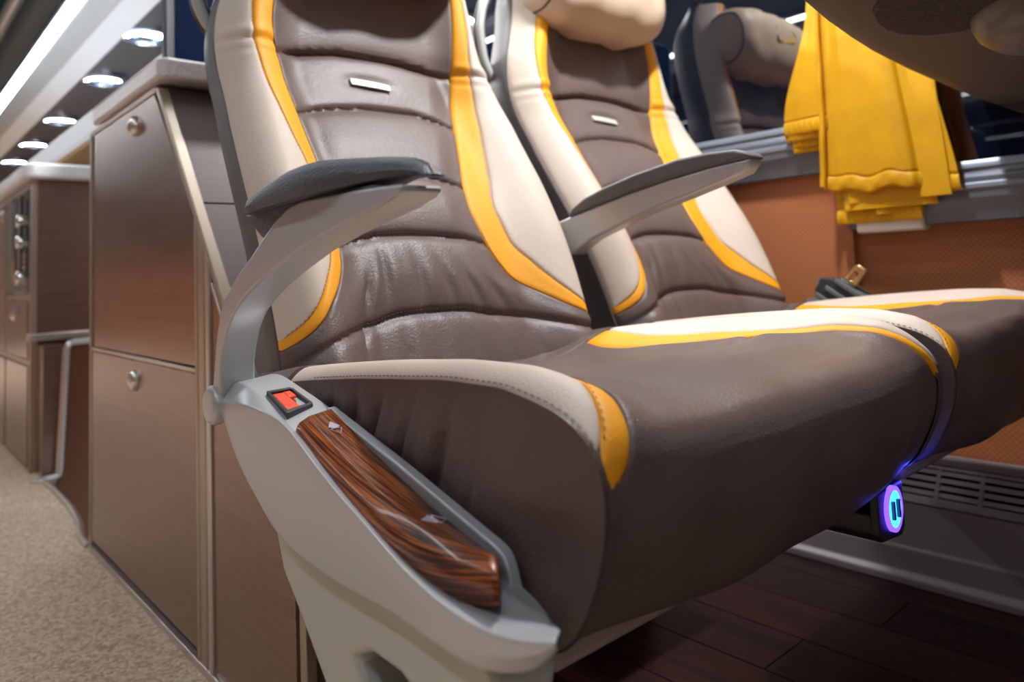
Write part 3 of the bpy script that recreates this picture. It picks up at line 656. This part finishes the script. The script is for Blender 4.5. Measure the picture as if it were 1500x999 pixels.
# buckle socket with red button
def bq(a, b, dz=0):          # a: 0 rear..1 front, b: 0 outer..1 inner
    P = [np.array(p) for p in ((.2380,.5642,-.0875),(.2620,.574,-.0885),(.2640,.5379,-.0985),(.2345,.519,-.0985))]
    p = (P[0] * (1 - b) + P[1] * b) * (1 - a) + (P[3] * (1 - b) + P[2] * b) * a; return (p[0], p[1] - dz * .2, p[2] + dz)
def slab(a0, a1, b0, b1, z0, z1): 
    q = [bq(a0, b0, z0), bq(a0, b1, z0), bq(a1, b1, z0), bq(a1, b0, z0), bq(a0, b0, z1), bq(a0, b1, z1), bq(a1, b1, z1), bq(a1, b0, z1)]
    return q, [(0, 1, 2, 3), (7, 6, 5, 4), (0, 1, 5, 4), (1, 2, 6, 5), (2, 3, 7, 6), (3, 0, 4, 7)]
bkl = obj('buckle', *merge(slab(0, .10, 0, 1, -.012, .0025), slab(.90, 1, 0, 1, -.012, .0025), slab(.1, .9, 0, .10, -.012, .0025), slab(.1, .9, .92, 1, -.012, .0025), slab(.1, .9, .1, .92, -.012, -.006)), SMOKE, seat, bevel=.0012)
obj('slot', *slab(.1, .9, .55, .92, -.006, -.0005), DKRED, bkl, smooth=False)
rb_ = obj('release_button', *slab(.12, .88, .11, .62, -.006, .0015), RED, bkl, bevel=.0015); rb_['label'] = 'red release button'
obj('release_lip', *slab(.12, .42, .55, .88, -.006, .0020), RED, bkl, bevel=.0015)
# armrest on the aisle side
ar = [(.626,-.1100),(.6385,-.1100),(.644,-.1019),(.6405,-.0934),(.6324,-.0885),(.6277,-.0708),(.6233,-.0506),(.6148,-.0275),(.6023,-.0126),(.5772,.0039),(.5471,.0191),(.5227,.0325),(.5022,.0429),(.4834,.0495),(.4607,.0524),(.4232,.0517),(.3900,.0513),(.365,.0506),(.3420,.0492),
      (.3400,.0465),(.347,.0430),(.363,.0390),(.395,.0338),(.4301,.0272),(.4696,.0187),(.5078,.0073),(.5453,-.0055),(.5672,-.0148),(.5863,-.0253),(.6020,-.0403),(.6100,-.056),(.6140,-.0673),(.6150,-.0850),(.618,-.1000)]
arm = obj('armrest', *extr(ar, 0, .221, .250), SILVER, seat, bevel=.007, seg=4, angle=50)
ptop = [(.550,.0515),(.546,.0574),(.527,.0640),(.499,.0695),(.471,.0731),(.436,.0742),(.4008,.0718),(.3695,.0682),(.3417,.0630),(.3330,.0592),(.3295,.0545)]
pbot = [(.550,.0500),(.540,.0492),(.505,.0510),(.4685,.0523),(.44,.0535),(.4075,.0546),(.385,.0556),(.3655,.0561),(.350,.0555),(.338,.0540),(.3297,.0532)]
def padline(P, f, n=34):
    Q = resample(P, n); return [(f(a), a, b) for a, b in Q]
pn = lambda y: .2125 + .018 * sstep((.45 - y) / .12) + .006 * sstep((y - .53) / .02)
pf_ = lambda y: .2560 - .014 * sstep((.40 - y) / .07) - .012 * sstep((y - .50) / .05)
mixl = lambda A, B, t: [tuple(np.array(p) * (1 - t) + np.array(q) * t) for p, q in zip(A, B)]
tn, tf, bn, bf = padline(ptop, pn), padline(ptop, pf_), padline(pbot, pn), padline(pbot, pf_)
up = lambda L_, d: [(a, b, c + d * math.sin(math.pi * k / (len(L_) - 1)) ** .4) for k, (a, b, c) in enumerate(L_)]
ins = lambda L_, d: [(a + d, b, c) for a, b, c in L_]
pad_lines = [bn, up(ins(mixl(bn, tn, .35), -.002), 0), up(mixl(bn, tn, .75), 0), up(ins(tn, .006), .0006), up(mixl(tn, tf, .5), .0020), up(ins(tf, -.006), .0006), mixl(bf, tf, .75), ins(mixl(bf, tf, .35), .002), bf]
obj('armrest_pad', *loft(pad_lines), PADM, arm)
obj('pad_base', *extr([(.566,.0510),(.5600,.0470),(.5330,.0310),(.500,.036),(.45,.048),(.372,.0490),(.372,.053),(.45,.055)], 0, .2235, .2475), PADM, arm, bevel=.003)
obj('pivot_cap', *lathe([(.0160, -.004), (.0160, .004), (.0140, .0075), (.006, .0085), (.0005, .0085)], (.224, .630, -.1005), (-1, 0, 0), 28), SILVER, arm, bevel=.002)
# armrest between the seats
mbp = [(.4466,.1167),(.4489,.1099),(.4576,.1003),(.4825,.0936),(.5357,.0808),(.6004,.0661),(.6537,.0512),(.6996,.0373),(.7199,.0269),(.7367,.0173),(.79,.020),(.82,.055),(.758,.0678),(.739,.0722),(.6887,.0824),(.6327,.0937),(.5649,.1049),(.5037,.1125)]
mid = obj('middle_armrest', *extr(mbp, 0, .766, .794), SILVER, seat, bevel=.006, seg=4, angle=40)
mpp = [(.741,.0712),(.732,.0835),(.7071,.0958),(.668,.1073),(.6135,.1189),(.5474,.1287),(.5024,.1302),(.4662,.1285),(.4505,.1233),(.4450,.1160),(.5037,.1120),(.5649,.1044),(.6327,.0932),(.6887,.0819)]
obj('armrest_pad', *extr(mpp, 0, .762, .798), PADM2, mid, bevel=.006, seg=4, angle=35)
# pedestal leg
outer = [(.545,-.172),(.5386,-.183),(.528,-.207),(.50,-.2316),(.467,-.262),(.435,-.31),(.415,-.40),(.43,FZ),(.33,FZ),(.34,-.40),(.33,-.30),(.305,-.235),(.284,-.208),(.282,-.196),(.295,-.190),(.33,-.180),(.45,-.175)]
hole = [(.425,-.232),(.405,-.223),(.375,-.224),(.345,-.235),(.350,-.260),(.375,-.285),(.40,-.27)]
obj('leg', *extr_hole(outer, hole, .232, .268), LEGM, seat, bevel=.005, seg=3, angle=40)
# USB socket under the cushion front
us = thing('usb_socket', (.71, .33, -.262), 'black USB charging socket with glowing blue ring under the aisle seat', 'socket')
obj('housing', *extr([(.687,-.2335),(.687,-.252),(.692,-.259),(.735,-.263),(.744,-.256),(.744,-.2335)], 1, .305, .390), BLACK, us, bevel=.003, seg=3)
obj('face_plate', *extr([(.687,-.2145),(.687,-.252),(.692,-.259),(.735,-.263),(.744,-.256),(.744,-.2145)], 1, .300, .308), BLACK, us, bevel=.002, seg=3)
def disc(r0, r1, y, n=36):
    c = (.716, -.234); V = []; 
    for r in (r0, r1):
        for yy in (y, y + .004): V += [(c[0] + r * .82 * math.cos(q), yy, c[1] + r * math.sin(q)) for q in np.linspace(0, 2 * math.pi, n, endpoint=False)]
    F = []
    for i in range(n):
        j = (i + 1) % n; F += [(i, j, 2 * n + j, 2 * n + i), (i, j, n + j, n + i), (2 * n + i, 2 * n + j, 3 * n + j, 3 * n + i)]
    return V, F
obj('halo', *disc(.0165, .0205, .2965), BLUE2, us); obj('ring', *disc(.0002, .0165, .2970), BLUE, us)
ul = bpy.data.lights.new('usb_glow', 'POINT'); ul.energy = .05; ul.color = (.05, .06, 1.0); ul.shadow_soft_size = .008
uo = bpy.data.objects.new('glow', ul); COL.objects.link(uo); uo.parent = us; uo.location = (.047, -.035, .048)
for xx in (.710, .721): obj('port', *box(xx - .0018, xx + .0018, .2945, .298, -.242, -.226), SMOKE, us, smooth=False)

# ------------------------------------------------------------------ seat belt beside the window seat
sb = thing('seat_belt', (1.275, .60, -.12), 'folded grey seat belt with gold tongue beside the window seat cushion', 'seat belt')
for k in range(-1, 5):
    t = k * .019; P0 = np.array((.676 - t, -.095 + t * .62))
    pol = [P0 + d for d in ((0, 0), (-.052, -.036), (-.057, -.029), (-.004, .008))]
    obj('webbing', *extr([tuple(p) for p in pol], 0, 1.276 - .001 * k, 1.312), GREYB, sb, bevel=.002)
obj('tongue_grip', *extr([(.627,-.038),(.600,-.042),(.588,-.040),(.572,-.052),(.562,-.066),(.556,-.090),(.610,-.110),(.640,-.060)], 0, 1.278, 1.300), SMOKE, sb, bevel=.003)
tg = [(.586,-.042),(.565,-.019),(.560,-.0185),(.548,-.027),(.548,-.030),(.568,-.056)]; th = [(.580,-.042),(.567,-.028),(.560,-.033),(.571,-.047)]
obj('tongue', *extr_hole(tg, th, 1.284, 1.292), BRASS, sb, bevel=.001)

# ------------------------------------------------------------------ curtain on the window
cu_t = thing('curtain', (1.30, .52, .05), 'bright yellow satin curtain gathered in front of the window', 'curtain')
def sheet(name, left, right, zb, zt, x0, amp, fr, ph, hem=True, nz=40, ny=60, pleat=False):
    def fn(v, u):
        z0 = zb(u) if callable(zb) else zb
        z = z0 + (zt - z0) * v
        a, b = pc(left, z), pc(right, z); y = a + (b - a) * u
        x = x0 + amp * math.sin(fr * u * math.pi * 2 + ph + .5 * v) + amp * .4 * math.sin(fr * 2.3 * u * 5 + 1 + ph)
        if pleat: x += .007 * (sstep((u - .70) / .03) - sstep((u - .86) / .02))
        d = z - z0
        if hem and d < .024: x -= .0022 * math.sin(d / .024 * math.pi) ** .7 + .0010 * math.sin(u * 46 + ph) * math.sin(d / .024 * math.pi)
        elif hem and d < .028: x += .0018
        return (x, float(y), float(z))
    o = obj(name, *grid(fn, np.concatenate([np.linspace(0, .05, 18), np.linspace(.058, 1, nz)]), np.linspace(0, 1, ny)), CURT, cu_t, solid=.003)
    return o
Lm = [(.05,.616),(.12,.614),(.18,.608),(.45,.600),(.9,.59)]; Rm = [(.05,.390),(.092,.394),(.274,.423),(.5,.462),(.9,.52)]
sheet('front_fold', Lm, Rm, lambda u: .116 + .003 * math.sin(u * 9 + 2) - .016 * u - .003 * math.sin(u * 21), .92, 1.292, .006, 1.3, .3, nz=60, ny=110, pleat=True)
Ll = [(.19,.684),(.25,.682),(.45,.624),(.9,.60)]; Rl = [(.19,.600),(.9,.585)]
for k, (dz, dx, inset) in enumerate(((0, 0, 0), (-.012, .006, .0), (-.024, .012, .010), (-.034, .016, .012))):
    sheet('side_fold', [(a, b - inset) for a, b in Ll], Rl, .226 + dz, .92, 1.296 + dx, .003, .9, 1 + k)
for k, (zb, a, b, dx) in enumerate(((.088, .575, .405, .007), (.076, .585, .43, .011), (.066, .53, .455, .015), (.054, .602, .457, .020))):
    sheet('rear_fold', [(.03, a), (.9, a - .01)], [(.03, b), (.9, b + .05)], zb, .5, 1.292 + dx, .0030, .8, 2 * k, hem=(k == 3))
Lh = [(Lm[0][0], .616), (.9, .59)]
sh_ = resample([(1.286, .612, .122), (1.285, .606, .20), (1.285, .601, .40), (1.286, .593, .90)], 30)
obj('edge_hem', *tube([tuple(p + np.array([.0015 * math.sin(i * 1.7), 0, 0])) for i, p in enumerate(sh_)], .005, k=8), CURT, cu_t)
cr_ = tag(obj('curtain_rail', *tube([(1.31, YF, .93), (1.31, 3.0, .93)], .010), CHROME), 'thin chrome curtain rail above the window', 'rail')
hk = tag(obj('hook_plate', *box(1.318, 1.350, .462, .574, .036, .062), WHITE, bevel=.006, seg=3), 'small white plastic plate under the yellow curtain', 'plate')

# ------------------------------------------------------------------ folding table in the near right corner
tb = thing('folding_table', (1.0, .1, .20), 'dark taupe table seen from below in the upper right corner', 'table')
def rrect(x0, x1, y0, y1, r, n=10):
    P = []
    for cx_, cy, a0 in ((x1 - r, y1 - r, 0), (x0 + r, y1 - r, 90), (x0 + r, y0 + r, 180), (x1 - r, y0 + r, 270)):
        P += [(cx_ + r * math.cos(math.radians(a0 + 90 * k / n)), cy + r * math.sin(math.radians(a0 + 90 * k / n))) for k in range(n + 1)]
    return P
tp = [(1.355, .372), (1.227, .370), (1.028, .363), (.90, .354), (.824, .345), (.74, .333), (.659, .318), (.58, .300), (.52, .270), (.495, .22), (.49, -.02), (.50, -.06), (.54, -.09), (1.355, -.09)]
cxm, cym = 1.0, .14
def inset(P, k): return [(cxm + (a - cxm) * k if a < 1.35 else a, cym + (b - cym) * k) for a, b in P]
Ls = [[(a, b, .252) for a, b in inset(tp, .97)], [(a, b, .246) for a, b in tp], [(a, b, .240) for a, b in tp], [(a, b, .230) for a, b in inset(tp, .93)], [(a, b, .226) for a, b in inset(tp, .85)]]
V = [p for L_ in Ls for p in L_]; nn = len(tp); F = []
for i in range(len(Ls) - 1):
    for j in range(nn): F.append((i * nn + j, i * nn + (j + 1) % nn, (i + 1) * nn + (j + 1) % nn, (i + 1) * nn + j))
F.append(tuple(range(nn))); F.append(tuple(reversed(range((len(Ls) - 1) * nn, len(Ls) * nn))))
obj('tabletop', V, F, TABLE, tb)
obj('felt_pad', *extr([(.66, .235), (.675, .257), (.70, .273), (.735, .284), (.77, .288), (.80, .284), (.825, .270), (.842, .245), (.835, .21), (.80, .17), (.72, .14), (.65, .15), (.64, .20)], 2, .222, .230), FELT, tb, bevel=.002)
obj('cup_holder', *lathe([(.098, .0), (.097, .012), (.092, .024), (.080, .034), (.060, .040), (.0, .042)], (.845, .135, .228), (0, 0, -1), 40), BOWL, tb)
obj('table_hinge', *box(1.30, 1.358, -.05, .30, .20, .232), BLACK, tb, bevel=.004)

# ------------------------------------------------------------------ tall wedge cabinet behind the seats
XA = .366
cab = thing('tall_cabinet', (.65, 1.25, FZ), 'tall brown brushed cabinet with slanted front, behind the aisle seat', 'cabinet')
sl = lambda z: 1.283 - (.333 - z) * .80                # slanted front edge
obj('body', *extr([(1.745, FZ), (1.745, .330), (sl(.330) + .012, .330), (sl(-.30) + .012, -.30), (sl(-.30) + .012, FZ)], 0, XA + .006, .95), LAMD, cab, smooth=False)
def plate(name, poly, m, x0=XA, th=.008, par=cab, **k): return obj(name, *extr(poly, 0, x0, x0 + th), m, par, bevel=.0012, **k)
d1 = plate('door', [(1.716, -.1195), (1.716, .318), (1.300, .318), (sl(.300) + .026, .300), (1.110, .098), (1.110, -.1185)], LAM, XA - .002)
d2 = plate('door', [(1.735, -.1290), (1.110, -.1290), (1.110, -.508), (1.735, -.508)], LAM, XA - .002)
plate('side_panel', [(1.046, FZ + .01), (1.046, .026), (sl(-.29) + .016, -.29), (sl(-.29) + .016, FZ + .01)], LAM, XA)
for d_, (ky, kz) in ((d1, (1.4127, .2841)), (d2, (1.418, -.1636))):
    prk = [(.017, 0), (.017, .003), (.013, .009), (.006, .012), (.0005, .0125)]
    V, F = lathe(prk, (XA - .002, ky, kz), (-1, 0, 0), 28); V = [(a, ky + (b - ky) * .95, kz + (c - kz) * 1.1) for a, b, c in V]
    obj('knob', V, F, KNOB, d_)
# trims
zl = lambda y: .333 - (1.283 - y) / .80              # height of the slanted edge at y
for y0, y1, mm in ((1.094, 1.106, TRIM), (1.066, 1.090, TRIM), (1.048, 1.062, TRIML)): obj('corner_trim', *extr([(y0, FZ), (y1, FZ), (y1, zl(y1) - .010), (y0, zl(y0) - .010)], 0, XA - .004, XA + .01), mm, cab, bevel=.002)
obj('corner_trim', *box(XA - .004, XA + .01, 1.738, 1.750, FZ, .326), TRIM, cab, bevel=.002)
obj('slant_trim', *extr([(sl(.326), .326), (sl(.326) + .015, .326), (sl(-.30) + .015, -.30), (sl(-.30), -.30)], 0, XA - .003, XA + .014), TRIM, cab, bevel=.002)
obj('slant_trim', *extr([(sl(.0) + .022, .0), (sl(.0) + .029, .0), (sl(-.28) + .026, -.28), (sl(-.28) + .019, -.28)], 0, XA - .003, XA + .004), TRIML, cab, bevel=.001)
obj('top_trim', *box(XA - .003, XA + .01, 1.29, 1.74, .319, .330), TRIM, cab, bevel=.0015)
obj('door_gap_trim', *box(XA - .003, XA + .002, 1.11, 1.735, -.1275, -.1215), TRIML, cab, bevel=.001)
obj('base_trim', *box(XA - .006, XA + .006, .79, 1.745, FZ, FZ + .012), TRIML, cab, bevel=.002)
obj('corner_trim', *box(XA - .002, XA + .012, sl(-.30) - .004, sl(-.30) + .010, FZ, -.29), TRIM, cab, bevel=.002)
for z0, z1 in ((.1195, .328), (-.30, .1165)):
    obj('slanted_panel', *extr([(sl(z1) + .004, z1), (sl(z0) + .004, z0), (sl(z0) + .014, z0), (sl(z1) + .014, z1)], 0, XA + .014, .95), LAMD, cab, smooth=False)
obj('front_panel', *box(XA + .012, .95, sl(-.30) + .002, sl(-.30) + .012, FZ, -.303), LAM, cab, smooth=False)
wt = tag(obj('worktop', *extr([(q[0], q[1]) for q in rrect(.354, .97, 1.240, 1.70, .018)], 2, .334, .369), WORK, bevel=.006, seg=3), 'speckled grey worktop with rounded corner on the tall cabinet', 'worktop')
# monitor on the worktop
mo = thing('monitor', (.56, 1.60, .368), 'dark navy screen standing on the speckled worktop', 'screen')
obj('frame', *box(.470, .80, 1.60, 1.625, .372, .80), SMOKE, mo, bevel=.004)
obj('display', *box(.490, .79, 1.596, 1.602, .385, .79), SCREEN, mo, smooth=False)
obj('foot', *box(.60, .70, 1.57, 1.66, .368, .376), SMOKE, mo, bevel=.002)

# ------------------------------------------------------------------ galley cabinet farther down the aisle
g = thing('galley_cabinet', (.65, 3.2, FZ), 'brown galley cabinet with built-in oven beyond the tall cabinet', 'cabinet')
XG = .385
obj('body', *box(XG + .008, .98, 2.605, 4.6, -.145, .335), LAM, g, smooth=False)
obj('plinth', *box(XG + .012, .98, 2.62, 4.6, FZ, -.15), LAM, g, smooth=False)
obj('ledge', *box(XG - .006, .70, 2.585, 2.64, -.150, -.128), TRIML, g, bevel=.003)
obj('corner_trim', *box(XG - .002, XG + .016, 2.600, 2.622, FZ, .335), TRIM, g, bevel=.002)
obj('side_panel', *box(XG + .014, .97, 2.598, 2.606, -.128, .330), LAM, g, smooth=False)
for i, (y0, y1, z0, z1, kn) in enumerate(((2.635, 3.060, -.205, -.030, True), (3.085, 3.60, -.205, .310, True), (3.62, 4.2, -.205, .310, True), (2.635, 3.060, FZ + .01, -.225, False), (3.085, 3.6, FZ + .01, -.225, False), (3.62, 4.2, FZ + .01, -.225, False))):
    dd = obj('drawer' if i == 0 else 'door', *box(XG - .004, XG + .010, y0, y1, z0, z1), LAM, g, bevel=.002)
    if kn: obj('knob', *lathe([(.020, 0), (.020, .006), (.010, .014), (.001, .015)], (XG - .004, y0 + (.22 if i == 0 else .06), z1 - .045), (-1, 0, 0), 20), KNOB, dd)
obj('rail_trim', *box(XG - .002, XG + .010, 2.62, 4.4, -.222, -.208), TRIM, g, bevel=.001)
obj('rail_trim', *box(XG - .002, XG + .010, 2.62, 3.08, -.026, -.010), TRIM, g, bevel=.001)
obj('rail_trim', *box(XG - .002, XG + .010, 2.62, 4.4, .312, .334), TRIM, g, bevel=.001)
obj('rail_trim', *box(XG - .002, XG + .010, 3.064, 3.082, -.20, .312), TRIM, g, bevel=.001)
ov = tag(obj('oven_body', *box(XG - .003, XG + .12, 2.635, 3.060, -.005, .308), OVENG, g, bevel=.003), None)
obj('oven_glass', *box(XG - .007, XG - .002, 2.76, 3.05, .02, .300), OVENG, ov, bevel=.002)
for kz in (.215, .150, .040): obj('oven_knob', *lathe([(.020, 0), (.020, .020), (.016, .024)], (XG - .003, 2.70, kz), (-1, 0, 0), 20), CHROME, ov)
for kz in (.110, .092, .074): obj('oven_button', *box(XG - .010, XG - .003, 2.675, 2.72, kz - .005, kz + .005), CHROME, ov, bevel=.001)
obj('oven_handle', *tube([(XG - .02, 2.775, .03), (XG - .02, 2.775, .29)], .006), CHROME, ov)
wg = tag(obj('worktop', *extr([(q[0], q[1]) for q in rrect(.360, .985, 2.565, 4.6, .03)], 2, .335, .380), WORKW, bevel=.008, seg=3), 'white worktop on the far galley cabinet', 'worktop')
# hood panel above the galley with an oak strip
hd = thing('galley_hood', (.66, 3.4, .45), 'long white slanted hood panel behind the worktops', 'hood')
obj('hood_panel', *extr([(.60, .525), (.590, .535), (.606, .628), (.70, .628), (.70, .525)], 1, 1.78, 5.2), BLIND, hd, bevel=.004)
obj('oak_strip', *extr([(.597, .508), (.60, .525), (.70, .525), (.70, .508)], 1, 1.78, 5.2), WOODL, hd, smooth=False)
obj('hood_back', *box(.70, .74, 1.78, 5.2, .382, .628), PANELD, hd, smooth=False)
# stairwell side panel with pale edging
st = thing('stair_panel', (.5, 2.52, FZ - .4), 'russet stairwell panel edged with pale metal trim', 'panel')
obj('panel', *extr([(.452, -.160), (.98, -.160), (.98, -1.0), (.395, -1.0), (.395, FZ - .035), (.436, FZ - .02)], 1, 2.476, 2.498), STAIR, st, smooth=False)
obj('edging', *tube([(.98, 2.472, -.153), (.47, 2.472, -.153), (.459, 2.472, -.158), (.453, 2.472, -.170), (.437, 2.472, -.510), (.434, 2.472, -.522), (.425, 2.470, -.527), (.375, 2.46, -.526)], .0095, k=8), TRIML, st)
obj('side_lining', *box(.40, .452, 2.502, 2.60, FZ, -.16), LAM, st, smooth=False)

# ------------------------------------------------------------------ bar added to imitate pale reflected streaks on the aisle ceiling
gr = thing('ceiling_streak_bar', (.56, 5.0, 1.30), 'pale metal bar added to imitate reflected streaks on the dark aisle ceiling', 'rail')
obj('bar', *tube([(.50, 3.4, 1.30), (.50, 8.0, 1.30)], .030), TRIML, gr)
for y in (3.6, 4.6, 5.6, 6.6):
    obj('bracket', *tube([(.50, y, 1.30), (.545, y, 1.34), (.555, y, 1.44)], .022), TRIML, gr)
